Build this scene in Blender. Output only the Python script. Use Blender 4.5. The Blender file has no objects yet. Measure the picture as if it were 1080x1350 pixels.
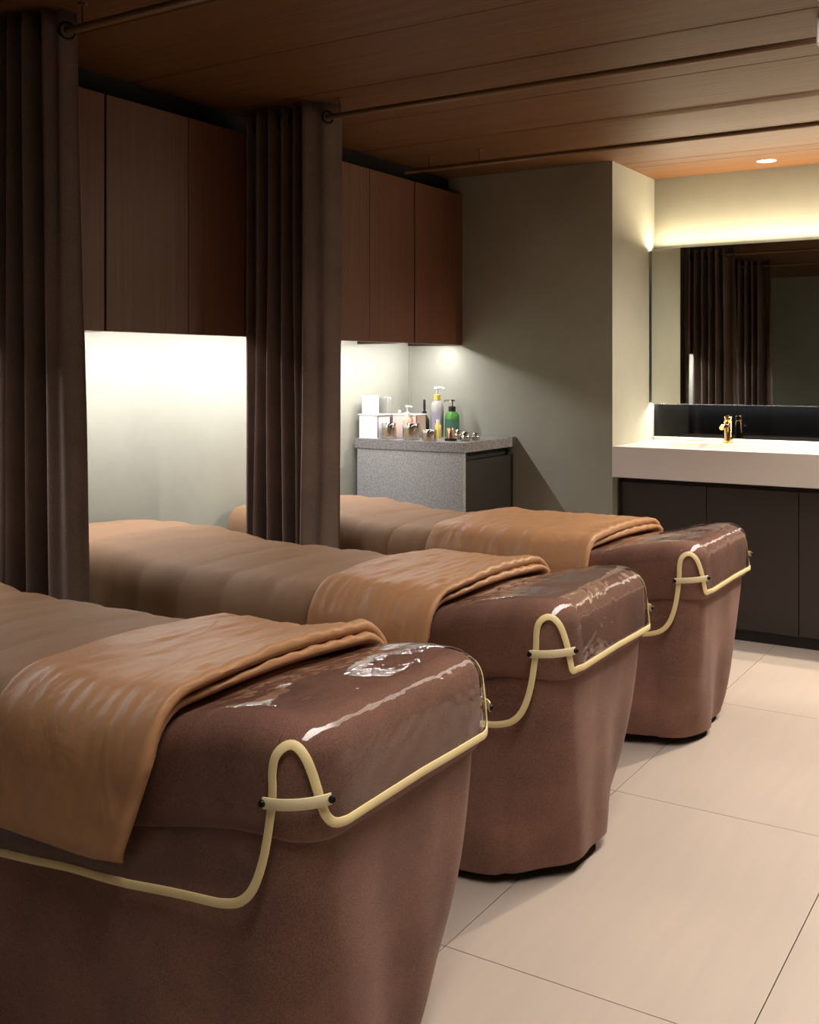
import bpy, bmesh, math, random
from mathutils import Vector, Matrix, noise

PI = math.pi
S = bpy.context.scene
C = bpy.context.collection

# ------------------------------------------------------------------ camera
cd = bpy.data.cameras.new('camera')
cam = bpy.data.objects.new('camera', cd); C.objects.link(cam)
cd.sensor_fit = 'HORIZONTAL'; cd.sensor_width = 36.0
cd.lens = 36.0 * 1397.6 / 1080.0
cd.shift_y = -(675.0 - 486.8) / 1080.0
cd.clip_start = 0.05
cam.location = (0, 0, 1.25)
cam.rotation_euler = (PI / 2, 0, math.radians(32.23))
S.camera = cam

# ------------------------------------------------------------------ world and exposure
w = bpy.data.worlds.new('world'); S.world = w; w.use_nodes = True
w.node_tree.nodes['Background'].inputs[0].default_value = (0.9, 0.85, 0.8, 1)
w.node_tree.nodes['Background'].inputs[1].default_value = 0.0
S.view_settings.view_transform = 'Standard'
S.view_settings.look = 'None'
S.view_settings.exposure = 0.0
S.view_settings.gamma = 1.0
S.view_settings.use_curve_mapping = False
S.cycles.max_bounces = 10
S.cycles.diffuse_bounces = 2
S.cycles.sample_clamp_indirect = 6.0
S.cycles.caustics_reflective = False
S.cycles.caustics_refractive = False


# ------------------------------------------------------------------ the room's lamps (fixtures are built below, save for the added alcove spot)
def area(name, loc, sx, sy, power, col, rot=(0, 0, 0), spread=180):
    l = bpy.data.lights.new(name, 'AREA'); l.shape = 'RECTANGLE'
    l.size = sx; l.size_y = sy; l.energy = power; l.color = col; l.spread = math.radians(spread)
    o = bpy.data.objects.new(name, l); C.objects.link(o); o.location = loc; o.rotation_euler = rot
    return o


def spot(name, loc, target, power, col, angle, blend=0.5, radius=0.03):
    l = bpy.data.lights.new(name, 'SPOT'); l.energy = power; l.color = col
    l.spot_size = math.radians(angle); l.spot_blend = blend; l.shadow_soft_size = radius
    o = bpy.data.objects.new(name, l); C.objects.link(o); o.location = loc
    o.rotation_euler = (Vector(target) - Vector(loc)).to_track_quat('-Z', 'Y').to_euler()
    return o


NEUTRAL = (1.0, 0.92, 0.84)
COOL = (0.98, 0.965, 1.0)
# long LED lines hidden in the underside of the wall cabinets: an angled profile washing the wall, spilling a little downward
for y, ln in ((3.42, 1.90), (4.62, 0.36), (1.47, 1.90)):
    area('under_cabinet_led_lamp', (-2.795, y, 1.392), 0.014, ln, 5.4 * ln, COOL, rot=(0, math.radians(58), 0))
    area('under_cabinet_led_lamp', (-2.795, y, 1.390), 0.014, ln, 6.0 * ln, COOL)
# LED lines behind the mirror, upper and lower edge
area('mirror_cove_lamp', (-0.655, 5.424, 1.876), 2.5, 0.02, 25, (1.0, 0.82, 0.57), rot=(PI + .36, 0, 0))
area('mirror_low_lamp', (-0.655, 5.443, 1.076), 2.5, 0.02, 20, (1.0, 0.93, 0.82))
# long recessed light line in the ceiling over the aisle
area('aisle_light_lamp', (-0.40, 2.65, 2.275), 0.36, 4.8, 38, NEUTRAL, spread=105)
# small basin downlight, then an unseen wide spot added to brighten the alcove wall
spot('basin_and_fill_lamp', (-1.276, 5.27, 2.25), (-1.276, 5.20, 0), 120, (1.0, 0.86, 0.68), 62, 0.4, 0.03)
spot('basin_and_fill_lamp', (-0.10, 5.05, 2.25), (-0.30, 5.00, 0), 260, (1.0, 0.88, 0.72), 150, 0.5, 0.03)



# ------------------------------------------------------------------ materials
def mat(name, col, rough=0.5, metal=0.0, **kw):
    m = bpy.data.materials.new(name); m.use_nodes = True
    b = m.node_tree.nodes['Principled BSDF']
    b.inputs['Base Color'].default_value = (*col, 1)
    b.inputs['Roughness'].default_value = rough
    b.inputs['Metallic'].default_value = metal
    for k, v in kw.items():
        b.inputs[k].default_value = v
    return m


def N(m, t, **kw):
    n = m.node_tree.nodes.new(t)
    for k, v in kw.items():
        if k in n.inputs: n.inputs[k].default_value = v
        else: setattr(n, k, v)
    return n


def L(m, a, b): m.node_tree.links.new(a, b)


def coords(m, scale, rot=(0, 0, 0)):
    tc = N(m, 'ShaderNodeTexCoord'); mp = N(m, 'ShaderNodeMapping')
    mp.inputs['Scale'].default_value = scale; mp.inputs['Rotation'].default_value = rot
    L(m, tc.outputs['Object'], mp.inputs['Vector'])
    return mp.outputs['Vector']


def ramp2(m, fac, c0, c1, p0=0.3, p1=0.7):
    r = N(m, 'ShaderNodeValToRGB')
    r.color_ramp.elements[0].position = p0; r.color_ramp.elements[0].color = (*c0, 1)
    r.color_ramp.elements[1].position = p1; r.color_ramp.elements[1].color = (*c1, 1)
    L(m, fac, r.inputs['Fac'])
    return r.outputs['Color']


def bump(m, height, strength, dist=0.002, prev=None):
    b = N(m, 'ShaderNodeBump'); b.inputs['Strength'].default_value = strength; b.inputs['Distance'].default_value = dist
    L(m, height, b.inputs['Height'])
    if prev: L(m, prev, b.inputs['Normal'])
    return b.outputs['Normal']


def bsdf(m): return m.node_tree.nodes['Principled BSDF']


def mul(c, k): return tuple(min(1, v * k) for v in c)


def wood(name, col, scale, rough=0.4, lo=0.72, hi=1.22):
    m = mat(name, col, rough)
    v = coords(m, scale)
    n = N(m, 'ShaderNodeTexNoise', Scale=1.0, Detail=6.0, Roughness=0.65)
    L(m, v, n.inputs['Vector'])
    L(m, ramp2(m, n.outputs['Fac'], mul(col, lo), mul(col, hi)), bsdf(m).inputs['Base Color'])
    L(m, bump(m, n.outputs['Fac'], 0.12, 0.001), bsdf(m).inputs['Normal'])
    return m


def fabric(name, col, rough=0.85, weave=900, var=0.12, sheen=0.0, mottled=6):
    m = mat(name, col, rough)
    v = coords(m, (1, 1, 1))
    n = N(m, 'ShaderNodeTexNoise', Scale=weave, Detail=1.0); L(m, v, n.inputs['Vector'])
    n2 = N(m, 'ShaderNodeTexNoise', Scale=mottled, Detail=3.0); L(m, v, n2.inputs['Vector'])
    mx = N(m, 'ShaderNodeMath', operation='ADD'); md = N(m, 'ShaderNodeMath', operation='MULTIPLY'); L(m, mx.outputs[0], md.inputs[0])
    mx.operation = 'MULTIPLY_ADD'; mx.inputs[1].default_value = 1.5
    L(m, n.outputs['Fac'], mx.inputs[0]); L(m, n2.outputs['Fac'], mx.inputs[2]); md.inputs[1].default_value = 0.4
    L(m, ramp2(m, md.outputs[0], mul(col, 1 - 2 * var), mul(col, 1 + 2 * var)), bsdf(m).inputs['Base Color'])
    L(m, bump(m, n.outputs['Fac'], 0.3, 0.0008), bsdf(m).inputs['Normal'])
    bsdf(m).inputs['Sheen Weight'].default_value = sheen
    bsdf(m).inputs['Sheen Roughness'].default_value = 0.4
    return m


def plaster(name, col):
    m = mat(name, col, 0.75)
    v = coords(m, (1, 1, 1))
    n = N(m, 'ShaderNodeTexNoise', Scale=2.2, Detail=7.0, Roughness=0.6); L(m, v, n.inputs['Vector'])
    L(m, ramp2(m, n.outputs['Fac'], mul(col, 0.9), mul(col, 1.1)), bsdf(m).inputs['Base Color'])
    v2 = coords(m, (14, 14, 70))
    n2 = N(m, 'ShaderNodeTexNoise', Scale=1.0, Detail=3.0); L(m, v2, n2.inputs['Vector'])
    L(m, bump(m, n2.outputs['Fac'], 0.10, 0.003), bsdf(m).inputs['Normal'])
    return m


def speckle(name, c0, c1, scale=260):
    m = mat(name, c0, 0.55)
    v = coords(m, (1, 1, 1))
    n = N(m, 'ShaderNodeTexNoise', Scale=scale, Detail=2.0); L(m, v, n.inputs['Vector'])
    L(m, ramp2(m, n.outputs['Fac'], c0, c1, 0.38, 0.62), bsdf(m).inputs['Base Color'])
    return m


def satin(name, col, rough, stretch, strength):
    m = mat(name, col, rough)
    b = bsdf(m)
    b.inputs['Sheen Weight'].default_value = 0.10
    b.inputs['Sheen Roughness'].default_value = 0.35
    b.inputs['Sheen Tint'].default_value = (*mul(col, 2.0), 1)
    b.inputs['Specular IOR Level'].default_value = 0.30
    v = coords(m, stretch)
    n = N(m, 'ShaderNodeTexNoise', Scale=1.0, Detail=4.0, Distortion=1.3); L(m, v, n.inputs['Vector'])
    v2 = coords(m, (1, 1, 1))
    n2 = N(m, 'ShaderNodeTexNoise', Scale=700, Detail=1.0); L(m, v2, n2.inputs['Vector'])
    first = bump(m, n2.outputs['Fac'], 0.12, 0.0006)
    L(m, bump(m, n.outputs['Fac'], strength, 0.02, first), b.inputs['Normal'])
    return m


def clear_sheet(name):
    m = bpy.data.materials.new(name); m.use_nodes = True
    nt = m.node_tree; nt.nodes.clear()
    out = nt.nodes.new('ShaderNodeOutputMaterial')
    tr = nt.nodes.new('ShaderNodeBsdfTransparent'); tr.inputs[0].default_value = (0.90, 0.872, 0.858, 1)
    gl = nt.nodes.new('ShaderNodeBsdfGlossy'); gl.inputs['Roughness'].default_value = 0.03
    mx = nt.nodes.new('ShaderNodeMixShader')
    fr = nt.nodes.new('ShaderNodeLayerWeight'); fr.inputs['Blend'].default_value = 0.5
    pw = N(m, 'ShaderNodeMath', operation='POWER'); L(m, fr.outputs['Facing'], pw.inputs[0]); pw.inputs[1].default_value = 4.0
    sc = N(m, 'ShaderNodeMath', operation='MULTIPLY_ADD'); L(m, pw.outputs[0], sc.inputs[0]); sc.inputs[1].default_value = 0.92; sc.inputs[2].default_value = 0.052
    v = coords(m, (1, 1, 1))
    n = N(m, 'ShaderNodeTexNoise', Scale=5.5, Detail=3.0, Roughness=0.45, Distortion=0.8); L(m, v, n.inputs['Vector'])
    n3 = N(m, 'ShaderNodeTexNoise', Scale=1.0, Detail=2.0, Distortion=1.4); L(m, coords(m, (16, 5, 9)), n3.inputs['Vector'])
    nrm = bump(m, n.outputs['Fac'], 0.34, 0.03, bump(m, n3.outputs['Fac'], 0.13, 0.012))
    L(m, nrm, gl.inputs['Normal']); L(m, nrm, fr.inputs['Normal'])
    L(m, sc.outputs[0], mx.inputs[0]); L(m, tr.outputs[0], mx.inputs[1]); L(m, gl.outputs[0], mx.inputs[2])
    L(m, mx.outputs[0], out.inputs[0])
    return m


def emit(name, col, strength):
    m = mat(name, (0.9, 0.9, 0.9), 0.5)
    bsdf(m).inputs['Emission Color'].default_value = (*col, 1)
    bsdf(m).inputs['Emission Strength'].default_value = strength
    return m


M = {}
M['plaster'] = plaster('green_grey_plaster', (0.325, 0.320, 0.255))
M['ceiling_wood'] = wood('ceiling_walnut_veneer', (0.140, 0.064, 0.024), (2.2, 150, 20), 0.5, 0.6, 1.4)
bsdf(M['ceiling_wood']).inputs['Specular IOR Level'].default_value = 0.25
M['ceiling_gap'] = mat('ceiling_shadow_gap', (0.008, 0.005, 0.004), 0.9)
M['cabinet_wood'] = wood('cabinet_walnut_veneer', (0.145, 0.055, 0.028), (20, 130, 1.4), 0.42)
M['cabinet_edge'] = mat('cabinet_dark_edge', (0.03, 0.015, 0.01), 0.6)
M['tile'] = None
M['grout'] = mat('dark_grout', (0.05, 0.035, 0.03), 0.9)
M['curtain'] = fabric('charcoal_brown_curtain', (0.17, 0.118, 0.096), 0.9, 350, 0.2, 0.15)
M['brass_rod'] = mat('dark_bronze_rod', (0.20, 0.125, 0.065), 0.38, 0.35)
M['dark_metal'] = mat('dark_metal', (0.02, 0.018, 0.018), 0.35, 0.8)
M['bed_fabric'] = fabric('brown_linen_bed_fabric', (0.20, 0.098, 0.070), 0.85, 480, 0.26, 0.04)
M['quilt_brown'] = satin('taupe_brown_quilt', (0.275, 0.158, 0.085), 0.66, (22, 4, 4), 0.15)
M['quilt_copper'] = satin('copper_satin_quilt', (0.43, 0.222, 0.107), 0.42, (11, 5, 6), 0.34)
M['sheet'] = clear_sheet('clear_plastic_sheet')
M['piping'] = mat('cream_yellow_tape', (0.84, 0.68, 0.35), 0.55)
M['strap'] = mat('pale_cream_strap', (0.78, 0.66, 0.40), 0.5)
M['chrome'] = mat('chrome', (0.75, 0.73, 0.70), 0.12, 1.0)
M['gold'] = mat('polished_gold', (0.80, 0.55, 0.22), 0.12, 1.0)
M['counter'] = mat('white_solid_surface', (0.70, 0.635, 0.595), 0.3)
M['vanity'] = mat('dark_umber_laminate', (0.028, 0.020, 0.018), 0.5)
M['kick'] = mat('near_black_kick', (0.012, 0.009, 0.008), 0.6)
M['mirror'] = mat('mirror_silver', (0.80, 0.83, 0.79), 0.01, 1.0)
M['black_glass'] = mat('black_back_painted_glass', (0.0012, 0.0013, 0.0015), 0.04, **{'Specular IOR Level': 0.3})
M['stone'] = speckle('grey_stone_laminate', (0.25, 0.246, 0.24), (0.40, 0.395, 0.385), 170)
M['stone_top'] = speckle('grey_stone_top', (0.14, 0.13, 0.128), (0.28, 0.265, 0.255), 150)
M['black_panel'] = mat('black_brown_panel', (0.022, 0.018, 0.016), 0.45)
M['white'] = mat('white_plastic', (0.82, 0.80, 0.78), 0.4)
M['tissue'] = mat('white_paper', (0.88, 0.87, 0.86), 0.8)
M['base'] = mat('dark_steel_base', (0.03, 0.027, 0.026), 0.5, 0.3)
M['rubber'] = mat('black_rubber', (0.012, 0.012, 0.012), 0.6)
M['lamp_face'] = emit('downlight_face', (1.0, 0.86, 0.62), 14)
M['led_face'] = emit('led_diffuser', (1.0, 0.95, 0.88), 6)
M['aisle_face'] = emit('aisle_diffuser', (1.0, 0.90, 0.80), 3.0)


def tile_mat():
    col = (0.50, 0.395, 0.320)
    m = mat('beige_porcelain_tile', col, 0.38)
    v = coords(m, (26, 2.0, 3))
    n = N(m, 'ShaderNodeTexNoise', Scale=1.0, Detail=6.0, Roughness=0.6); L(m, v, n.inputs['Vector'])
    v2 = coords(m, (1.3, 1.3, 1))
    n2 = N(m, 'ShaderNodeTexNoise', Scale=1.5, Detail=3.0); L(m, v2, n2.inputs['Vector'])
    mx = N(m, 'ShaderNodeMath', operation='ADD'); L(m, n.outputs['Fac'], mx.inputs[0]); L(m, n2.outputs['Fac'], mx.inputs[1])
    md = N(m, 'ShaderNodeMath', operation='MULTIPLY'); L(m, mx.outputs[0], md.inputs[0]); md.inputs[1].default_value = 0.5
    L(m, ramp2(m, md.outputs[0], (0.405, 0.338, 0.290), (0.475, 0.390, 0.328)), bsdf(m).inputs['Base Color'])
    L(m, bump(m, n.outputs['Fac'], 0.04, 0.001), bsdf(m).inputs['Normal'])
    return m


M['tile'] = tile_mat()


# ------------------------------------------------------------------ mesh helpers
def obj(name, bm, material, parent=None, smooth=False, kind=None):
    me = bpy.data.meshes.new(name); bm.normal_update(); bm.to_mesh(me); bm.free()
    if smooth:
        for p in me.polygons: p.use_smooth = True
        me.set_sharp_from_angle(angle=math.radians(48))
    if material: me.materials.append(material)
    o = bpy.data.objects.new(name, me); C.objects.link(o)
    if parent: o.parent = parent
    if kind: o['kind'] = kind
    return o


def thing(name, label, cat, loc=(0, 0, 0), group=None):
    o = bpy.data.objects.new(name, None); C.objects.link(o); o.location = loc
    o['label'] = label; o['category'] = cat
    if group: o['group'] = group
    return o


def box(bm, x0, x1, y0, y1, z0, z1, bevel=0.0):
    t = bmesh.new()
    bmesh.ops.create_cube(t, size=1)
    for v in t.verts:
        v.co = Vector((x0 + (v.co.x + .5) * (x1 - x0), y0 + (v.co.y + .5) * (y1 - y0), z0 + (v.co.z + .5) * (z1 - z0)))
    if bevel: bmesh.ops.bevel(t, geom=t.edges[:], offset=bevel, segments=2, affect='EDGES', profile=0.5)
    merge(bm, t); return bm


def merge(bm, t, mtx=None):
    if mtx is not None: bmesh.ops.transform(t, matrix=mtx, verts=t.verts)
    me = bpy.data.meshes.new('tmp'); t.to_mesh(me); t.free(); bm.from_mesh(me); bpy.data.meshes.remove(me)


def B(x0, x1, y0, y1, z0, z1, bevel=0.0): return box(bmesh.new(), x0, x1, y0, y1, z0, z1, bevel)


def lathe(bm, prof, c=(0, 0, 0), n=24, mtx=None):
    t = bmesh.new(); rings = []
    for r, z in prof:
        if r < 1e-5: rings.append([t.verts.new((0, 0, z))])
        else: rings.append([t.verts.new((r * math.cos(2 * PI * k / n), r * math.sin(2 * PI * k / n), z)) for k in range(n)])
    for a, b in zip(rings, rings[1:]):
        for k in range(n):
            k2 = (k + 1) % n
            if len(a) == 1 and len(b) == 1: continue
            if len(a) == 1: t.faces.new((a[0], b[k2], b[k]))
            elif len(b) == 1: t.faces.new((a[k], a[k2], b[0]))
            else: t.faces.new((a[k], a[k2], b[k2], b[k]))
    bmesh.ops.recalc_face_normals(t, faces=t.faces)
    mt = Matrix.Translation(c) @ (mtx if mtx is not None else Matrix())
    merge(bm, t, mt); return bm


def tube(bm, pts, r, n=10, closed=False):
    pts = [Vector(p) for p in pts]; rings = []; m = len(pts)
    prev = None
    for i, p in enumerate(pts):
        a = pts[i - 1] if (i > 0 or closed) else p; b = pts[(i + 1) % m] if (i < m - 1 or closed) else p
        d = (b - a).normalized()
        if prev is None:
            u = d.orthogonal().normalized()
        else:
            u = (prev - d * prev.dot(d)).normalized()
        prev = u; v = d.cross(u)
        rings.append([bm.verts.new(p + (u * math.cos(2 * PI * k / n) + v * math.sin(2 * PI * k / n)) * r) for k in range(n)])
    for i in range(m if closed else m - 1):
        a, b = rings[i], rings[(i + 1) % m]
        for k in range(n): bm.faces.new((a[k], a[(k + 1) % n], b[(k + 1) % n], b[k]))
    if not closed:
        bm.faces.new(rings[0][::-1]); bm.faces.new(rings[-1])
    return bm


def ribbon(bm, pts, nrm, width, thick):
    """flat tape along pts, lying against the surface whose normals are nrm"""
    rings = []; m = len(pts)
    for i in range(m):
        a = pts[max(0, i - 1)]; b = pts[min(m - 1, i + 1)]
        d = (b - a).normalized(); nn = nrm[i]; s = d.cross(nn).normalized()
        ring = []
        for a_, b_ in ((-1, -1), (-1, .4), (-.86, 1), (0, 1), (.86, 1), (1, .4), (1, -1), (0, -1)):
            ring.append(bm.verts.new(pts[i] + s * (width / 2 * a_) + nn * (thick / 2 * b_)))
        rings.append(ring)
    for a, b in zip(rings, rings[1:]):
        for k in range(8): bm.faces.new((a[k], a[(k + 1) % 8], b[(k + 1) % 8], b[k]))
    bm.faces.new(rings[0][::-1]); bm.faces.new(rings[-1])
    bmesh.ops.recalc_face_normals(bm, faces=bm.faces)
    return bm


def grid(bm, rows):
    for a, b in zip(rows, rows[1:]):
        for k in range(len(a) - 1):
            q = []
            for v in (a[k], a[k + 1], b[k + 1], b[k]):
                if v not in q: q.append(v)
            if len(q) >= 3:
                try: bm.faces.new(q)
                except ValueError: pass


def sm(a, b, x):
    t = max(0.0, min(1.0, (x - a) / (b - a))); return t * t * (3 - 2 * t)


# ------------------------------------------------------------------ the room
XL, YF, YB, XS, ZC = -3.075, 4.881, 5.486, -1.912, 2.262
XR, YN = 1.7, -1.3


def struct(name, bm, m, parent=None):
    return obj(name, bm, m, parent, kind=None if parent else 'structure')


fl = struct('floor', B(XL - .1, XR + .1, YN - .1, YB + .1, -0.10, -0.004), M['grout'])
GX = [-1.160 + 0.638 * k for k in range(-3, 6)]
GX[0] = XL + .002
GY = [-0.015 + 1.0 * k for k in range(-1, 7)]
G = 0.0022
meshes = {}
for i in range(len(GX) - 1):
    for j in range(len(GY) - 1):
        x0, x1 = GX[i] + G / 2, min(GX[i + 1], XR) - G / 2
        y0, y1 = GY[j] + G / 2, min(GY[j + 1], YB) - G / 2
        key = (round(x1 - x0, 3), round(y1 - y0, 3))
        if key not in meshes:
            o = obj('tile', B(-(x1 - x0) / 2, (x1 - x0) / 2, -(y1 - y0) / 2, (y1 - y0) / 2, -0.008, 0, 0.0008), M['tile'], fl)
            meshes[key] = o.data
        else:
            o = bpy.data.objects.new('tile', meshes[key]); C.objects.link(o); o.parent = fl
        o.location = ((x0 + x1) / 2, (y0 + y1) / 2, 0.0)

struct('wall_left', B(XL - .1, XL, YN - .1, YF, 0, 2.42), M['plaster'])
struct('wall_far', B(XL - .1, XS, YF, YB + .1, 0, 2.42), M['plaster'])
struct('wall_back', B(XS, XR, YB, YB + .1, 0, 2.42), M['plaster'])
struct('wall_right', B(XR, XR + .1, YN - .1, YB + .1, 0, 2.42), M['plaster'])
struct('wall_near', B(XL, XR, YN - .1, YN, 0, 2.42), M['plaster'])

ce = struct('ceiling', B(XL - .1, XR + .1, YN - .1, YB + .1, ZC + .10, ZC + .15), M['ceiling_gap'])
PY = [-1.30] + [0.295 + 0.47 * k for k in range(-3, 11)] + [5.113, 5.484]
PY = sorted(PY + [.207])
SX0, SX1, SY0, SY1 = -0.600, -0.200, 0.22, 5.10     # opening of the aisle light line
pm = {}
for a, b in zip(PY, PY[1:]):
    spans = [(XL, XR)]
    if a < SY1 and b > SY0: spans = [(XL, SX0 - .012), (SX1 + .012, XR)]
    for x0, x1 in spans:
        x1m, x0m = (min(x1, XR), max(x0, XL))
        o = obj('ceiling_plank', B(x0m, x1m, a + .002, b - .002, ZC, ZC + .018, 0.0015), M['ceiling_wood'], ce)
# strip closing the opening beyond the end of the light line
al = struct('trim_1', B(SX0 - .012, SX0, SY0, SY1 + .03, ZC - .004, ZC + .06), M['ceiling_wood'])
obj('end_board', B(SX0, SX1, SY1, 5.113, ZC, ZC + .06), M['ceiling_wood'], al)
obj('end_board', B(SX0, SX1, SY0 - .013, SY0, ZC, ZC + .06), M['ceiling_wood'], al)
obj('side_board', B(SX1, SX1 + .012, SY0, SY1 + .03, ZC - .004, ZC + .06), M['ceiling_wood'], al)
t = thing('aisle_light', 'long glowing recessed light line in the wood ceiling above the aisle', 'ceiling light', (-0.40, 2.66, ZC + .03))
obj('diffuser', B(-.20, .20, -2.43, 2.43, 0.0, 0.006), M['aisle_face'], t)
obj('housing', B(-.20, .20, -2.43, 2.43, 0.008, 0.03), M['white'], t)

# ------------------------------------------------------------------ wall cabinets
CX, CZ0, CZ1 = -2.744, 1.377, 2.168


def wall_cabinet(y0, y1, doors, label, group=None):
    t = thing('wall_cabinet', label, 'cabinet', ((XL + CX) / 2, (y0 + y1) / 2, CZ0), group)
    ox, oy, oz = t.location
    def P(n, bm, m, s=False):
        bmesh.ops.translate(bm, vec=(-ox, -oy, -oz), verts=bm.verts); return obj(n, bm, m, t, s)
    bm = B(XL + .002, CX - .021, y0 + .002, y1 - .002, CZ0 + .038, CZ1)
    box(bm, XL + .002, CX - .021, y0 + .002, y0 + .02, CZ0, CZ0 + .04)
    box(bm, XL + .002, CX - .021, y1 - .02, y1 - .002, CZ0, CZ0 + .04)
    P('carcass', bm, M['cabinet_edge'])
    ys = [y0 + (y1 - y0) * k / doors for k in range(doors + 1)]
    for k, (a, b) in enumerate(zip(ys, ys[1:])):
        ga = .0045 if k == 0 else .0012; gb = .0045 if k == doors - 1 else .0012
        P('door', B(CX - .02, CX, a + ga, b - gb, CZ0, CZ1, 0.0012), M['cabinet_wood'])
    P('led_strip', B(-2.812, -2.778, y0 + .03, y1 - .03, CZ0 + .026, CZ0 + .037), M['led_face'])
    return t


wall_cabinet(2.45, 4.401, 5, 'long five-door walnut wall cabinet above the heads of the middle and farthest beds')
wall_cabinet(4.401, 4.879, 1, 'narrow single-door walnut wall cabinet in the far corner above the stone-topped storage unit')
wall_cabinet(0.499, 2.45, 5, 'walnut wall cabinet behind the left curtain, only a dark sliver of its last door showing')
# near-black strip painting the shade between cabinet tops and ceiling
struct('shade_trim', B(XL, CX - .09, 0.499, YF, CZ1 + .001, ZC - .001), M['ceiling_gap'])
# fine vertical corner bead of the far left corner
struct('trim_3', B(XL + .0005, XL + .012, YF - .012, YF - .0005, 0.0, 1.40), M['plaster'])

# ------------------------------------------------------------------ storage unit in the far corner
UX0, UX1, UY0 = -3.045, -2.43, 4.334
t = thing('storage_unit', 'grey stone-faced storage unit with thick stone top and dark side in the far left corner', 'cabinet', (-2.74, 4.6, 0))
def P(n, bm, m, s=False, par=None):
    par = par or t
    bmesh.ops.translate(bm, vec=-Vector(par.location), verts=bm.verts); return obj(n, bm, m, par, s)
P('stone_top', B(UX0 - .012, UX1, UY0, YF - .002, 0.857, 0.905, .0015), M['stone_top'])
P('front_panel', B(UX0, UX1 - .008, UY0 + .006, UY0 + .030, 0.0, 0.8565, .001), M['stone'])
P('carcass', B(UX0, UX1 - .05, UY0 + .031, YF - .01, 0.0, 0.82), M['black_panel'])
P('side_door', B(UX1 - .032, UX1 - .010, UY0 + .034, YF - .02, 0.06, 0.815, .001), M['black_panel'])
P('finger_rail', B(UX1 - .049, UX1 - .042, UY0 + .031, YF - .012, 0.816, 0.856), M['kick'])

# ------------------------------------------------------------------ vanity, counter, basin, mirror, tap
t = thing('vanity_cabinet', 'dark brown floor-standing vanity with flat handleless doors under the white basin counter', 'cabinet', (-0.7, 5.2, 0))
VX0, VX1, VY = -1.893, 0.60, 4.935
P('carcass', B(VX0, VX1, VY + .021, YB - .004, 0.056, 0.715), M['kick'])
P('kick_board', B(VX0, VX1, VY + .018, VY + .034, 0.0, 0.055), M['kick'])
dx = [-1.883 + .414 * k for k in range(7)]
for a, b in zip(dx, dx[1:]):
    P('door', B(a + .0018, b - .0018, VY, VY + .020, 0.054, 0.700, .001), M['vanity'])
P('end_strip', B(VX0, -1.883, VY + .004, VY + .02, 0.054, 0.700), M['kick'])

t = thing('basin_counter', 'thick white solid-surface basin counter spanning the alcove under the mirror', 'counter', (-0.7, 5.15, 0.73))
bm = bmesh.new()
z0, z1 = 0.728, 0.876
bx0, bx1, by0, by1 = -1.78, -1.15, 4.98, 5.32
X = [-1.910, bx0, bx1, 0.60]; Y = [4.872, by0, by1, YB - .003]
vt = {(i, j): bm.verts.new((X[i], Y[j], z1)) for i in range(4) for j in range(4)}
vb = {(i, j): bm.verts.new((X[i], Y[j], z0)) for i in range(4) for j in range(4)}
for i in range(3):
    for j in range(3):
        if (i, j) != (1, 1): bm.faces.new((vt[i, j], vt[i + 1, j], vt[i + 1, j + 1], vt[i, j + 1]))
        bm.faces.new((vb[i, j], vb[i, j + 1], vb[i + 1, j + 1], vb[i + 1, j]))
for i in range(3):
    bm.faces.new((vb[i, 0], vb[i + 1, 0], vt[i + 1, 0], vt[i, 0])); bm.faces.new((vb[i + 1, 3], vb[i, 3], vt[i, 3], vt[i + 1, 3]))
    bm.faces.new((vb[0, i + 1], vb[0, i], vt[0, i], vt[0, i + 1])); bm.faces.new((vb[3, i], vb[3, i + 1], vt[3, i + 1], vt[3, i]))
ins = [bm.verts.new((x, y, z1 - .09)) for x, y in ((bx0 + .03, by0 + .03), (bx1 - .03, by0 + .03), (bx1 - .03, by1 - .03), (bx0 + .03, by1 - .03))]
rim = [vt[1, 1], vt[2, 1], vt[2, 2], vt[1, 2]]
for k in range(4): bm.faces.new((rim[k], rim[(k + 1) % 4], ins[(k + 1) % 4], ins[k]))
bm.faces.new(ins)
bmesh.ops.recalc_face_normals(bm, faces=bm.faces)
P('slab', bm, M['counter'])
P('upstand', B(-1.910, 0.60, YB - .030, YB - .004, z1 + .0005, z1 + .018, .002), M['counter'])
P('drain', lathe(bmesh.new(), [(0, .004), (.02, .004), (.022, 0), (0, 0)], (-1.465, 5.15, z1 - .0895), 20), M['chrome'], True)

t = thing('splash_panel', 'glossy black glass splash panel between the basin counter and the mirror', 'panel', (-0.65, YB - .005, 0.9))
P('glass', B(-1.908, 0.60, YB - .012, YB - .002, z1 + .0185, 1.120), M['black_glass'])
P('edge_trim', B(-1.908, 0.60, YB - .014, YB - .002, 1.1205, 1.124), M['dark_metal'])

MY = 5.400
t = thing('mirror', 'wide frameless backlit mirror above the basin counter', 'mirror', (-0.65, 5.42, 1.07))
P('mirror_glass', B(-1.897, 0.60, MY, MY + .005, 1.070, 1.880), M['mirror'])
P('back_box', B(-1.86, 0.56, MY + .006, YB - .066, 1.078, 1.870), M['dark_metal'])
P('edge_strip', B(-1.900, -1.8975, MY - .001, MY + .02, 1.070, 1.880), M['dark_metal'])
P('edge_strip', B(-1.897, 0.60, MY - .001, MY + .02, 1.066, 1.0695), M['chrome'])
for zz in (1.072, 1.862):
    P('led_strip', B(-1.84, 0.54, YB - .065, YB - .050, zz, zz + .006), M['led_face'])

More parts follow.
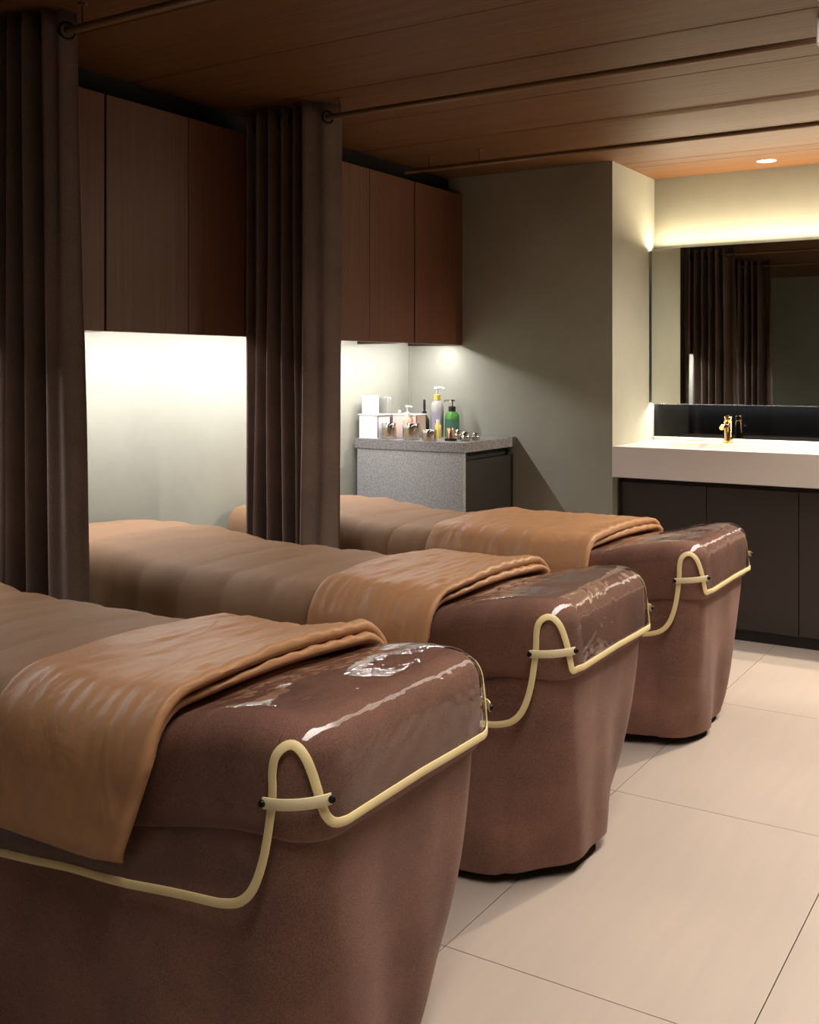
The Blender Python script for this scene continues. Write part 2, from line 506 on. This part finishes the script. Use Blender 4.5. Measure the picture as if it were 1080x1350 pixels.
t = thing('basin_tap', 'short polished gold basin tap standing on the white counter', 'tap', (-1.490, 5.375, z1))
obj('body', lathe(bmesh.new(), [(0, 0), (.026, 0), (.026, .004), (.021, .006), (.021, .105), (.019, .108), (0, .108)], n=28), M['gold'], t, True)
bm = tube(bmesh.new(), [(0, -.01, .088), (0, -.06, .091), (0, -.105, .088), (0, -.118, .083)], .0115, 14)
obj('spout', bm, M['gold'], t, True)
bm = lathe(bmesh.new(), [(0, .109), (.018, .109), (.020, .112), (.020, .132), (.018, .135), (0, .135)], n=28)
obj('handle', bm, M['gold'], t, True)
obj('lever', B(-.006, .006, -.012, .050, .136, .143, .002), M['gold'], t)

for dxp, lab in ((-1.276, 'small round glowing recessed downlight in the wood ceiling above the basin tap'),):
    t = thing('downlight', lab, 'downlight', (dxp, 5.27, ZC))
    obj('ring', lathe(bmesh.new(), [(.036, 0), (.046, 0), (.047, -.003), (.037, -.005), (.034, -.001)], n=32), M['white'], t, True)
    obj('lamp', lathe(bmesh.new(), [(0, -.0015), (.034, -.0015), (.034, .001), (0, .001)], n=32), M['lamp_face'], t)


# ------------------------------------------------------------------ treatment beds
R = 0.058; RC = 0.075; XH = -3.035


def path(xh, xf, y0, y1, r, ns, na, nf):
    p = []
    for k in range(ns): p.append((xh + (xf - r - xh) * k / ns, y0, 0, -1))
    for k in range(na): a = -PI / 2 + PI / 2 * k / na; p.append((xf - r + r * math.cos(a), y0 + r + r * math.sin(a), math.cos(a), math.sin(a)))
    for k in range(nf): p.append((xf, y0 + r + (y1 - y0 - 2 * r) * k / nf, 1, 0))
    for k in range(na): a = PI / 2 * k / na; p.append((xf - r + r * math.cos(a), y1 - r + r * math.sin(a), math.cos(a), math.sin(a)))
    for k in range(ns + 1): p.append((xf - r + (xh - xf + r) * k / ns, y1, 0, 1))
    return [(Vector((x, y, 0)), Vector((a, b, 0))) for x, y, a, b in p]


def arcs(p):
    s = [0.0]
    for a, b in zip(p, p[1:]): s.append(s[-1] + (b[0] - a[0]).length)
    return s


def topz(x): return 0.030 * sm(-2.30, -2.62, x) - 0.008 * sm(-2.8, -3.03, x) - 0.060 * sm(-1.07, -1.46, x)


def nz(x, y, z, s): return noise.noise(Vector((x * s, y * s, z * s)))


def top_grid(bm, ring, ns, na, nf, fz):
    n = len(ring); rows = []
    for i in range(ns + na):
        a, b = ring[i], ring[n - 1 - i]; row = [a]
        for j in range(1, nf):
            c = a.co.lerp(b.co, j / nf); c.z = fz(c.x, c.y, c.z, j / nf); row.append(bm.verts.new(c))
        row.append(b); rows.append(row)
    rows.append(ring[ns + na: ns + na + nf + 1])
    grid(bm, rows)
    return rows


def make_bed(xf, y0, W, zt, seed, label):
    y1 = y0 + W
    t = thing('treatment_bed', label, 'bed', (0, 0, 0), 'treatment beds in a row')
    t.location = ((XH + xf) / 2, (y0 + y1) / 2, 0)
    def Q(n, bm, m, s=True):
        bmesh.ops.translate(bm, vec=-Vector(t.location), verts=bm.verts); return obj(n, bm, m, t, s)
    zs = zt - .175
    # mattress under a fitted brown cover
    ns, na, nf = 44, 8, 20
    base = path(XH, xf, y0, y1, RC, ns, na, nf)
    lv = [(zs - .006, .022), (zs - .004, .006), (zs + .004, 0), (zs + .02, 0), (zs + .06, -.002), (zt - R, 0)]
    lv += [(zt - R + R * math.sin(a), R * (1 - math.cos(a))) for a in [PI / 2 * k / 7 for k in range(1, 8)]]
    bm = bmesh.new(); rings = []
    for z, i in lv:
        ring = []
        for q, n in base:
            c = q - n * i; f = sm(zs, zt, z)
            ring.append(bm.verts.new((c.x, c.y, z + topz(c.x) + .004 * nz(c.x, c.y + seed, z, 5) * f)))
        rings.append(ring)
    grid(bm, rings)
    top_grid(bm, rings[-1], ns, na, nf, lambda x, y, z, v: z + .008 * math.sin(PI * v) ** 2 * sm(xf - .06, xf - .34, x))
    bmesh.ops.recalc_face_normals(bm, faces=bm.faces)
    Q('mattress', bm, M['bed_fabric'])
    # skirt hanging to just above the floor, tucked in a little
    bm = bmesh.new(); rings = []
    ns2, na2, nf2 = 70, 16, 40
    random.seed(seed); ph = [random.uniform(0, 6.28) for _ in range(8)]
    for k in range(17):
        f = k / 16; z = zs + .004 + (.030 - zs - .004) * f
        ins = .011 + .038 * f ** 1.15
        ring = []
        pth = path(XH, xf - ins, y0 + .011 - .022 * f, y1 - .011 - .015 * f, RC + .15 * f ** 1.8, ns2, na2, nf2)
        sl = arcs(pth); Lc = (xf - XH)
        for (q, n), s in zip(pth, sl):
            u = s - Lc
            wv = (.5 * math.sin(u * 17 + ph[0]) + .35 * math.sin(u * 31 + ph[1] + 1.2 * f) + .3 * math.sin(u * 9 + ph[2]))
            d = .016 * (f ** 0.8) * wv - .010 * f * math.exp(-((u + .16) / .012) ** 2) + .006 * nz(q.x * 3, q.y * 3 + seed, z, 4) * f
            c = q + n * d
            zz = z + .006 * f * math.sin(u * 6 + ph[3]) + topz(c.x) * (1 - f)
            ring.append(bm.verts.new((c.x, c.y, zz)))
        rings.append(ring)
    grid(bm, rings)
    bmesh.ops.recalc_face_normals(bm, faces=bm.faces)
    Q('skirt', bm, M['bed_fabric'])
    # hidden steel base and castors, of which the corner ones peep out
    bm = B(XH + .02, xf - .30, y0 + .12, y1 - .12, .10, zs - .01, .01)
    Q('base_frame', bm, M['base'], False)
    for cx, cy in ((xf - .24, y0 + .17), (xf - .19, y1 - .13), (XH + .15, y0 + .13), (XH + .15, y1 - .13)):
        mt = Matrix.Rotation(PI / 2, 4, 'X')
        bm = lathe(bmesh.new(), [(0, -.016), (.030, -.016), (.036, -.010), (.036, .010), (.030, .016), (0, .016)], (cx, cy, .036), 20, mt)
        box(bm, cx - .012, cx + .012, cy - .022, cy - .018, .03, .085); box(bm, cx - .012, cx + .012, cy + .018, cy + .022, .03, .085)
        box(bm, cx - .02, cx + .02, cy - .022, cy + .022, .085, .12)
        Q('castor', bm, M['rubber'], False)
    return t


# outline of the cover's taped edge from the start of a corner: (distance along the bed's edge, height below the bed top)
CORNER = [(-.70, .295), (-.55, .281), (-.40, .267), (-.25, .277), (-.13, .290), (-.085, .291), (-.052, .282), (-.028, .257), (-.012, .215), (-.003, .165), (.002, .11),
          (.000, .078), (.004, .054), (.014, .040), (.028, .034), (.042, .038), (.054, .052), (.063, .074), (.070, .098), (.075, .118),
          (.082, .138), (.095, .152), (.115, .155)]
CORNER_SQ = [(-.70, .295), (-.55, .281), (-.40, .267), (-.25, .277), (-.13, .290), (-.085, .291), (-.052, .282), (-.028, .257), (-.012, .215), (-.003, .165), (.002, .11),
             (.002, .078), (.006, .054), (.016, .041), (.030, .036), (.044, .040), (.056, .053), (.065, .074), (.072, .098), (.077, .122),
             (.081, .146), (.086, .161), (.100, .158)]


def make_cover(xf, y0, W, zt, seed, corner, label):
    y1 = y0 + W; o = .007
    t = thing('plastic_foot_cover', label, 'cover', (xf - .35, (y0 + y1) / 2, zt), 'clear plastic foot covers on the beds')
    def Q(n, bm, m, s=True):
        bmesh.ops.translate(bm, vec=-Vector(t.location), verts=bm.verts); return obj(n, bm, m, t, s)
    ns, na, nf = 46, 26, 26
    r2 = RC + o; Rr = R + o
    base = path(xf - .76, xf + o, y0 - o, y1 + o, r2, ns, na, nf)
    sl = arcs(base); Ls = sl[ns]; Ltot = sl[-1]; Lf = Ltot - 2 * Ls
    # drop (distance below the bed top) as a function of position along the edge
    cn = [(max(-.76, a), b) for a, b in corner]
    # make monotone for the sheet itself
    mono = []
    for a, b in cn:
        mono.append((max(a, (mono[-1][0] + 1e-4) if mono else -9), b))
    def drop_half(u):
        if u <= mono[0][0]: return mono[0][1] + (mono[0][0] - u) * .08
        for (a, b), (c, d) in zip(mono, mono[1:]):
            if u <= c: return b + (d - b) * (u - a) / (c - a)
        return mono[-1][1] + (u - mono[-1][0]) * -.012
    def drop(s):
        u = s - Ls; v = Ltot - s - Ls
        return drop_half(min(u, v))
    def at_drop(q, n, dz, s=0.0, flare=0.0, out=0.0):
        """point of the cover surface dz below the bed top"""
        if dz < Rr:
            c = 1 - dz / Rr; th = math.acos(max(-1, min(1, c))); ins = Rr * (1 - math.sin(th))
            nn = (n * math.sin(th) + Vector((0, 0, 1)) * math.cos(th))
        else:
            ins = 0; nn = n.copy()
        c = q - n * ins; c.z = zt + o - dz
        return c + nn * (out + flare), nn
    def at_s(s):
        for i in range(len(sl) - 1):
            if s <= sl[i + 1]:
                f = (s - sl[i]) / max(1e-9, sl[i + 1] - sl[i])
                return base[i][0].lerp(base[i + 1][0], f), base[i][1].lerp(base[i + 1][1], f).normalized()
        return base[-1]
    K = 22
    bm = bmesh.new(); rings = []
    th_full = PI / 2
    for k in range(K + 1):
        ring = []
        for (q, n), s in zip(base, sl):
            dl = drop(s)
            # spacing in surface length: rounding, then straight down
            ltop = Rr * math.acos(max(-1, 1 - min(dl, Rr) / Rr)); ltot = ltop + max(0, dl - Rr)
            l = ltot * k / K
            if l < Rr * th_full: dz = Rr * (1 - math.cos(l / Rr))
            else: dz = Rr + l - Rr * th_full
            u = s - Ls
            wav = .004 * math.sin(u * 14 + seed) + .005 * nz(q.x, q.y + seed, dz, 6)
            fl = max(0, dz - Rr) * (.06 + 2.0 * max(0, wav) + .0)
            c, nn = at_drop(q, n, dz, flare=fl)
            c.z += topz(c.x)
            ring.append(bm.verts.new(c))
        rings.append(ring)
    grid(bm, rings)
    top_grid(bm, rings[0], ns, na, nf, lambda x, y, z, v: z + (.008 * sm(xf - .06, xf - .34, x) + (.0035 * nz(x, y + seed, 0, 7) + .003) * sm(xf - .07, xf - .2, x)) * math.sin(PI * v) ** 2)
    bmesh.ops.recalc_face_normals(bm, faces=bm.faces); bm.normal_update()
    up = sum(f.normal.z * f.calc_area() for f in bm.faces if abs(f.normal.z) > .8)
    if up < 0: bmesh.ops.reverse_faces(bm, faces=bm.faces)
    Q('clear_sheet', bm, M['sheet'])
    # taped edge along the border
    def edge_pts():
        seq = [(Ls + a, b) for a, b in cn]
        nfoot = 24
        s_a, s_b = seq[-1][0], Ltot - seq[-1][0]
        for k in range(1, nfoot): seq.append((s_a + (s_b - s_a) * k / nfoot, drop(s_a + (s_b - s_a) * k / nfoot)))
        seq += [(Ltot - Ls - a, b) for a, b in reversed(cn)]
        return seq
    raw = edge_pts(); fine = []
    # smooth the outline
    for i in range(len(raw) - 1):
        p0 = raw[max(0, i - 1)]; p1 = raw[i]; p2 = raw[i + 1]; p3 = raw[min(len(raw) - 1, i + 2)]
        for k in range(3):
            f = k / 3
            fine.append(tuple(0.5 * (2 * b + (-a + c) * f + (2 * a - 5 * b + 4 * c - d) * f * f + (-a + 3 * b - 3 * c + d) * f ** 3) for a, b, c, d in zip(p0, p1, p2, p3)))
    fine.append(raw[-1])
    pts, nr = [], []
    for s, dz in fine:
        q, n = at_s(max(0, min(Ltot, s)))
        u = s - Ls
        wav = .004 * math.sin(u * 14 + seed) + .005 * nz(q.x, q.y + seed, dz, 6)
        fl = max(0, dz - Rr) * (.06 + 2.0 * max(0, wav))
        c, nn = at_drop(q, n, dz, flare=fl, out=.0025); c.z += topz(c.x)
        pts.append(c); nr.append(nn)
    Q('taped_edge', ribbon(bmesh.new(), pts, nr, .0150, .0026), M['piping'])
    # strap across each corner opening, with a press stud at either end
    for side in (0, 1):
        sp, sn = [], []
        for k in range(15):
            u = -.010 + (.088 + .010) * k / 14
            s = Ls + u if side == 0 else Ltot - Ls - u
            q, n = at_s(s)
            c, nn = at_drop(q, n, .122 - .010 * k / 14, out=.0135); c.z += topz(c.x)
            sp.append(c); sn.append(nn)
        st = Q('strap', ribbon(bmesh.new(), sp, sn, .018, .003), M['strap'])
        for e in (0, -1):
            mt = sn[e].to_track_quat('Z', 'Y').to_matrix().to_4x4()
            bm = lathe(bmesh.new(), [(0, -.004), (.0060, -.004), (.0062, .0005), (.0048, .0025), (.0025, .0015), (0, .002)], sp[e] + sn[e] * .003, 16, mt)
            Q('press_stud', bm, M['dark_metal']).parent = st
    return t


def make_quilt(xf, y0, W, zt, seed, xa, xb, zlow_n, zlow_f, label):
    """quilt with its foot end turned back: xa..xb is the turned-back copper band"""
    y1 = y0 + W
    t = thing('quilt', label, 'quilt', ((XH + xb) / 2, (y0 + y1) / 2, zt), 'quilts on the beds')
    def Q(n, bm, m, s=True):
        bmesh.ops.translate(bm, vec=-Vector(t.location), verts=bm.verts); return obj(n, bm, m, t, s)
    ln, lf = zt - R - zlow_n, zt - R - zlow_f
    qa = PI / 2 * R; top = W - 2 * R
    tot = ln + qa + top + qa + lf
    def prof(l, o):
        """l = length along the bed's cross-section from the near hem; o = height off the bed"""
        if l < ln: d = ln - l; return Vector((0, y0 - o - .03 * d, zt - R - d)), d
        l -= ln
        if l < qa: a = l / R; return Vector((0, y0 + R - (R + o) * math.cos(a), zt - R + (R + o) * math.sin(a))), 0
        l -= qa
        if l < top: return Vector((0, y0 + R + l, zt + o + .009 * math.sin(PI * l / top))), 0
        l -= top
        if l < qa: a = PI / 2 - l / R; return Vector((0, y1 - R + (R + o) * math.cos(a), zt - R + (R + o) * math.sin(a))), 0
        l -= qa
        return Vector((0, y1 + o + .03 * l, zt - R - l)), l
    def pad(name, m, x0, x1, o0, o1, puff, chan, skew, hemcut=0.0, nx=40, npf=64, fan=.020):
        lo = []
        th = o1 - o0
        for k in range(nx + 1): lo.append((x0 + (x1 - x0) * k / nx, 1.0))
        for k in range(1, 8): a = PI * k / 8; lo.append((x1 + th * .6 * math.sin(a), .5 + .5 * math.cos(a)))
        for k in range(nx // 4 + 1): lo.append((x1 - (x1 - x0) * k / (nx // 4), 0.0))
        for k in range(1, 6): a = PI * k / 6; lo.append((x0 - th * .5 * math.sin(a), .5 - .5 * math.cos(a)))
        bm = bmesh.new(); rows = []
        for j in range(npf + 1):
            l = hemcut + (tot - 2 * hemcut) * j / npf
            e = min(1, min(j, npf - j) / 2.2); tp = math.sqrt(max(0, 1 - (1 - e) ** 2)) * .9 + .1
            row = []
            for x, f in lo:
                y_ = l + seed * 3.1
                oo = o0 + th * f * tp
                pz = 0
                if f > .5:
                    pz = puff * (nz(x * 3.2, y_ * .9, seed, 4.2) + .5 * nz(x * 5, y_ * 1.2, seed + 4, 9)) * tp
                    if chan: pz += -.45 * th * (1 - abs(math.sin(PI * (x - XH) / chan)) ** .45) * tp
                    if not chan: pz += .0022 * math.sin(y_ * 95 + 5 * nz(y_, x, seed, 6)) * sm(x1 - .10, x1 - .01, x) + .0014 * nz(x * 4, y_ * 1.5, seed + 9, 11)
                else: pz = 0
                oo = max(o0 + .001 * f, oo + pz)
                c, d = prof(l, oo)
                xx = x + skew * d + .010 * nz(y_ * 2, x * .5, seed, 2.3) * sm(x0, x1, x) + fan * (l / tot - .5) * 2
                c.x = min(xx, xf - .02)
                c.x = max(c.x, XH + .01)
                c.z += topz(c.x)
                row.append(bm.verts.new(c))
            row.append(row[0]); rows.append(row)
        grid(bm, rows)
        bm.faces.new(rows[0][:-1]); bm.faces.new(rows[-1][:-1])
        bmesh.ops.recalc_face_normals(bm, faces=bm.faces)
        Q(name, bm, m)
    b0, b1, b2 = .010, .030, .059
    pad('quilt_body', M['quilt_brown'], XH + .02, xa + .16, b0, b1, .004, .165, -.05, nx=110)
    pad('under_layer', M['quilt_copper'], xa + .19, xb + .002, b0, b1 + .002, .004, 0, -.42, .004, fan=.050)
    pad('turned_back_band', M['quilt_copper'], xa, xb, b1 + .002, b2, .0055, 0, -.40, -.002, nx=70)
    return t


BEDS = [  # xf, y0, width, top height, seed
    (-0.972, 1.275, .575, .700, 1, -1.655, -1.275, .478, .50),
    (-1.003, 2.275, .582, .697, 2, -1.700, -1.350, .44, .50),
    (-1.020, 3.385, .590, .680, 3, -2.010, -1.400, .46, .50)]
WHERE = ['nearest the camera, cut by the frame', 'in the middle of the row of three', 'farthest away, beside the dark vanity']
for (xf, y0, W, zt, sd, xa, xb, zn, zf), wh in zip(BEDS, WHERE):
    make_bed(xf, y0, W, zt, sd, 'brown linen-covered treatment bed with a floor-length skirt, ' + wh)
WC = ['clear plastic foot cover with yellow taped edge on the nearest bed', 'clear plastic foot cover with yellow taped edge on the middle bed',
      'clear plastic foot cover with yellow taped edge on the farthest bed']
for (xf, y0, W, zt, sd, xa, xb, zn, zf), wh, cr in zip(BEDS, WC, (CORNER, CORNER_SQ, CORNER_SQ)):
    make_cover(xf, y0, W, zt, sd, cr, wh)
WQ = ['brown quilt with copper satin band turned back, on the nearest bed', 'brown quilt with copper satin band turned back, on the middle bed',
      'brown quilt with copper satin band turned back, on the farthest bed']
for (xf, y0, W, zt, sd, xa, xb, zn, zf), wh in zip(BEDS, WQ):
    make_quilt(xf, y0, W, zt, sd, xa, xb, zn, zf, wh)

# ------------------------------------------------------------------ curtains and rods
RZ, RR = 2.198, .0105


def rod(y, x1, label):
    t = thing('curtain_rod', label, 'curtain rod', (-1.0, y, RZ), 'bronze curtain rods')
    bm = tube(bmesh.new(), [(-2.735 + 1.0, 0, 0), (x1 + .98, 0, 0)], RR, 16)
    obj('rod', bm, M['brass_rod'], t, True)
    obj('end_bracket', B(x1 + .98, x1 + 1.002, -.016, .016, -.016, ZC - RZ - .003, .004), M['white'], t)
    for bx in (-2.60, -2.33):
        bm = tube(bmesh.new(), [(bx + 1, 0, .008), (bx + 1, 0, ZC - RZ - .004)], .0035, 10)
        lathe(bm, [(0, 0), (.012, 0), (.012, -.004), (0, -.004)], (bx + 1, 0, ZC - RZ - .0005), 18)
        obj('bracket', bm, M['brass_rod'], t)
    return t


for y, lab in ((2.00, 'bronze curtain rod carrying the left curtain beside the nearest bed'), (3.21, 'bronze curtain rod carrying the middle curtain, its white end bracket at the top right edge'),
               (4.30, 'bare bronze curtain rod closest to the far wall'), (0.85, 'bronze curtain rod nearest the camera, seen only in the mirror')):
    rod(y, -.615, lab)


def curtain(y0, xl, xr, zbot, seed, spread, label, pw=.088, pya=-.072, pyb=.055):
    t = thing('curtain', label, 'curtain', ((xl + xr) / 2, y0, zbot), 'charcoal eyelet curtains')
    ox, oy, oz = t.location
    zt = 2.252
    random.seed(seed)
    nf = 5
    knots = []       # zigzag plan of the folds, then a flat leading panel turned to the room
    xs = xl; step = (xr - pw - xl) / (2 * nf)
    for k in range(2 * nf + 1):
        knots.append((xl + step * k, (-1 if k % 2 == 0 else 1) * (.066 + random.uniform(-.012, .010))))
    knots[-1] = (xr - pw, pya)
    for q in (.3, .55, .8, 1.0): knots.append((xr - pw * (1 - q) ** 1.4, pya + (pyb - pya) * q + .010 * math.sin(q * 9)))
    fine = []
    for i in range(len(knots) - 1):
        p = [knots[max(0, min(len(knots) - 1, i + q))] for q in (-1, 0, 1, 2)]
        for k in range(10):
            f = k / 10
            fine.append(tuple(0.5 * (2 * b + (-a + c) * f + (2 * a - 5 * b + 4 * c - d) * f * f + (-a + 3 * b - 3 * c + d) * f ** 3) for a, b, c, d in zip(*p)))
    fine.append(knots[-1])
    bm = bmesh.new(); rows = []
    nzv = 44
    for j in range(nzv + 1):
        f = j / nzv; z = zt + (zbot - zt) * f
        row = []
        for k, (x, y) in enumerate(fine):
            u = k / (len(fine) - 1)
            amp = 1.0 + .22 * f * math.sin(u * 9 + seed) + .12 * math.sin(f * 4 + u * 12 + seed * 2) * f
            xx = x + spread * f * (u - .25) + .010 * f * math.sin(f * 3.3 + u * 8 + seed)
            yy = y * amp + .012 * nz(u * 6, f * 2, seed, 1.7) * f
            row.append(bm.verts.new((xx - ox, yy, z - oz)))
        rows.append(row)
    grid(bm, rows)
    o = obj('cloth', bm, M['curtain'], t, True)
    md = o.modifiers.new('thick', 'SOLIDIFY'); md.thickness = .003; md.offset = 0
    # metal eyelets where the cloth crosses the rod
    for (a, b) in zip(fine, fine[1:]):
        if (a[1] < 0) != (b[1] < 0):
            f = a[1] / (a[1] - b[1]); x = a[0] + (b[0] - a[0]) * f
            d = Vector((b[0] - a[0], b[1] - a[1], 0)).normalized(); n = Vector((-d.y, d.x, 0))
            mt = n.to_track_quat('Z', 'Y').to_matrix().to_4x4()
            e = bmesh.new()
            tube(e, [(.023 * math.cos(2 * PI * k / 20), .023 * math.sin(2 * PI * k / 20), 0) for k in range(20)], .0045, 8, True)
            bm = bmesh.new(); merge(bm, e, Matrix.Translation((x - ox, 0, RZ - oz)) @ mt)
            obj('eyelet', bm, M['dark_metal'], t, True)
    return t


curtain(2.00, -2.735, -2.385, .03, 4, .085, 'charcoal brown eyelet curtain at the left edge, gathered beside the nearest bed', .055, -.050, .022)
curtain(3.21, -2.735, -2.365, .03, 7, .0, 'charcoal brown eyelet curtain gathered between the middle and farthest beds')
curtain(0.85, -2.735, -2.360, .03, 9, .05, 'charcoal brown eyelet curtain visible only as the right-hand dark drape in the mirror')

# ------------------------------------------------------------------ small things on the storage unit
ZT = 0.9055


def item(name, label, cat, x, y, group=None, z=ZT): return thing(name, label, cat, (x, y, z), group)


glass_clear = mat('clear_bottle', (0.55, 0.53, 0.50), 0.15); bsdf(glass_clear).inputs['Transmission Weight'].default_value = 0.35
tray_m = mat('translucent_white_tray', (0.85, 0.80, 0.77), 0.35)
pink_m = mat('pinkish_clear_tray', (0.80, 0.62, 0.55), 0.3)
peach = mat('peach_lotion', (0.85, 0.42, 0.25), 0.35)
amber = mat('yellow_oil', (0.62, 0.47, 0.10), 0.2)
olive = mat('dark_olive_glass', (0.045, 0.042, 0.012), 0.12)
green = mat('green_glass', (0.10, 0.33, 0.06), 0.10); bsdf(green).inputs['Transmission Weight'].default_value = 0.3
labelm = mat('dark_green_label', (0.05, 0.14, 0.09), 0.5)
greyp = mat('grey_violet_label', (0.34, 0.31, 0.36), 0.5)
blackp = mat('black_plastic', (0.012, 0.012, 0.012), 0.35)
silver = mat('brushed_silver', (0.62, 0.57, 0.50), 0.22, 1.0)
copperm = mat('copper_band', (0.75, 0.45, 0.30), 0.25, 1.0)
smoke = mat('smoky_acrylic', (0.26, 0.26, 0.22), 0.15)

# two open trays
def tray(label, x, y, hw, hd, h, m):
    t = item('storage_tray', label, 'tray', x, y)
    bm = bmesh.new()
    box(bm, -hw, hw, -hd, hd, 0, .004); box(bm, -hw, hw, -hd, -hd + .003, .004, h); box(bm, -hw, hw, hd - .003, hd, .004, h)
    box(bm, -hw, -hw + .003, -hd, hd, .004, h); box(bm, hw - .003, hw, -hd, hd, .004, h)
    obj('shell', bm, m, t)
    bm = bmesh.new(); e = .004
    box(bm, -hw - e, hw + e, -hd - e, -hd + .004, h + .0005, h + .007, .002); box(bm, -hw - e, hw + e, hd - .004, hd + e, h + .0005, h + .007, .002)
    box(bm, -hw - e, -hw + .004, -hd, hd, h + .0005, h + .007, .002); box(bm, hw - .004, hw + e, -hd, hd, h + .0005, h + .007, .002)
    obj('rim', bm, M['white'], t)


tray('white open tray at the front left corner of the stone top, papers standing in it', -2.990, 4.412, .058, .055, .114, tray_m)
tray('pinkish translucent tray with a white rim behind the two front-left silver jars', -2.868, 4.545, .072, .045, .112, pink_m)
t = item('paper_towels', 'bright white paper towels standing up in the open tray at the left end', 'paper towels', -2.995, 4.412, z=ZT + .0045)
for k in range(7):
    tl = .022 * math.sin(k * 2.1)
    bm = B(-.046 + .003 * (k % 2), .036 - .004 * k, -.036 + .010 * k, -.030 + .010 * k, 0, .208 - .006 * ((k * 3) % 5), .0015)
    bmesh.ops.transform(bm, matrix=Matrix.Rotation(tl, 4, 'Y'), verts=bm.verts)
    obj('sheet', bm, M['tissue'], t)
t = item('acrylic_box', 'smoky rounded acrylic box standing behind the white paper towels', 'box', -2.985, 4.505)
obj('body', B(-.034, .034, -.018, .018, 0, .205, .012), smoke, t, True)
t = item('lotion_tube', 'pink lotion tube poking up out of the pinkish tray', 'tube', -2.925, 4.545, z=ZT + .0045)
obj('body', lathe(bmesh.new(), [(0, 0), (.011, 0), (.012, .02), (.011, .105), (.003, .118), (0, .118)], n=18), peach, t, True)
obj('cap', lathe(bmesh.new(), [(0, .1185), (.007, .1185), (.007, .132), (0, .132)], n=16), M['white'], t, True)


def jar(x, y, r, h, label, group='silver lidded jars on the stone top'):
    t = item('cream_jar', label, 'jar', x, y, group)
    obj('body', lathe(bmesh.new(), [(0, 0), (r * .95, 0), (r, .004), (r, h * .68), (0, h * .68)], n=32), silver, t, True)
    obj('lid', lathe(bmesh.new(), [(0, h * .70), (r * 1.02, h * .70), (r * 1.02, h * .97), (r * .97, h), (0, h)], n=32), M['chrome'], t, True)


jar(-2.886, 4.388, .037, .080, 'silver cream jar next to the white open tray, left of the widest jar')
jar(-2.762, 4.396, .042, .080, 'widest silver cream jar, in front of the dark dropper bottle')
jar(-2.648, 4.378, .035, .054, 'low silver cream jar at the very front edge of the stone top')


def pump(name, label, x, y, r, hb, bm_, collar_m, hn, z=ZT, dirx=1, labelmat=None):
    t = item(name, label, 'bottle', x, y, z=z)
    b = obj('body', lathe(bmesh.new(), [(0, 0), (r * .96, 0), (r, .005), (r, hb * .82), (r * .8, hb * .93), (r * .45, hb), (0, hb)], n=28), bm_, t, True)
    obj('collar', lathe(bmesh.new(), [(0, hb + .0005), (r * .5, hb + .0005), (r * .5, hb + hn * .4), (r * .3, hb + hn * .45), (0, hb + hn * .45)], n=24), collar_m, t, True)
    bm = lathe(bmesh.new(), [(0, hb + hn * .46), (r * .16, hb + hn * .46), (r * .16, hb + hn * .82), (r * .45, hb + hn * .84), (r * .45, hb + hn), (0, hb + hn)], n=20)
    tube(bm, [(0, 0, hb + hn * .92), (dirx * r * 1.0, 0, hb + hn * .92), (dirx * r * 1.25, 0, hb + hn * .84)], r * .14, 8)
    obj('pump_head', bm, M['white'] if collar_m is not blackp else M['chrome'], t, True)
    if labelmat:
        obj('label', lathe(bmesh.new(), [(r * 1.012, hb * .22), (r * 1.012, hb * .70)], n=28), labelmat, t, True)
    return t


pump('pump_bottle', 'small peach-yellow pump bottle with white head between the two front silver jars', -2.826, 4.462, .022, .105, peach, M['white'], .060)
t = item('dropper_bottle', 'dark olive bottle with a tall thin black dropper top', 'bottle', -2.835, 4.640)
obj('body', lathe(bmesh.new(), [(0, 0), (.024, 0), (.026, .004), (.026, .085), (.015, .105), (.012, .112), (0, .112)], n=24), olive, t, True)
obj('dropper', lathe(bmesh.new(), [(0, .1125), (.012, .1125), (.012, .128), (.006, .130), (.007, .150), (.006, .188), (0, .190)], n=18), blackp, t, True)
pump('tall_pump_bottle', 'tallest bottle, clear grey-violet printed with yellow collar and white pump head', -2.775, 4.665, .034, .185, glass_clear, amber, .070, labelmat=greyp)
pump('green_pump_bottle', 'bright green bottle with dark label and silver-black pump head', -2.700, 4.690, .037, .130, green, blackp, .060, labelmat=labelm, dirx=-1)
t = item('oil_bottle', 'small yellow oil bottle squeezed before the green bottle', 'bottle', -2.700, 4.550)
obj('body', lathe(bmesh.new(), [(0, 0), (.016, 0), (.017, .003), (.017, .066), (.008, .076), (0, .076)], n=20), amber, t, True)
obj('cap', lathe(bmesh.new(), [(0, .0765), (.009, .0765), (.009, .094), (0, .094)], n=16), M['white'], t, True)
t = item('copper_banded_jar', 'small jar with a copper band on a black base, right of the low silver jar', 'jar', -2.556, 4.425)
obj('base', lathe(bmesh.new(), [(0, 0), (.029, 0), (.029, .012), (0, .012)], n=24), blackp, t, True)
obj('band', lathe(bmesh.new(), [(0, .0125), (.019, .0125), (.019, .058), (.017, .062), (0, .062)], n=24), copperm, t, True)
for x, y, r, h, lab in ((-2.574, 4.530, .024, .050, 'small round silver pot behind the copper-banded jar'), (-2.492, 4.455, .026, .046, 'squat silver pot, second from the right end of the clutter'),
                        (-2.476, 4.530, .021, .038, 'last and smallest silver pot at the right end of the clutter')):
    t = item('silver_pot', lab, 'pot', x, y, 'little silver pots at the right end')
    obj('body', lathe(bmesh.new(), [(0, 0), (r * .8, 0), (r, h * .2), (r, h * .5), (r * .85, h * .62), (0, h * .62)], n=24), silver, t, True)
    obj('lid', lathe(bmesh.new(), [(0, h * .63), (r * .9, h * .63), (r * .9, h * .8), (r * .5, h * .95), (0, h)], n=24), M['chrome'], t, True)
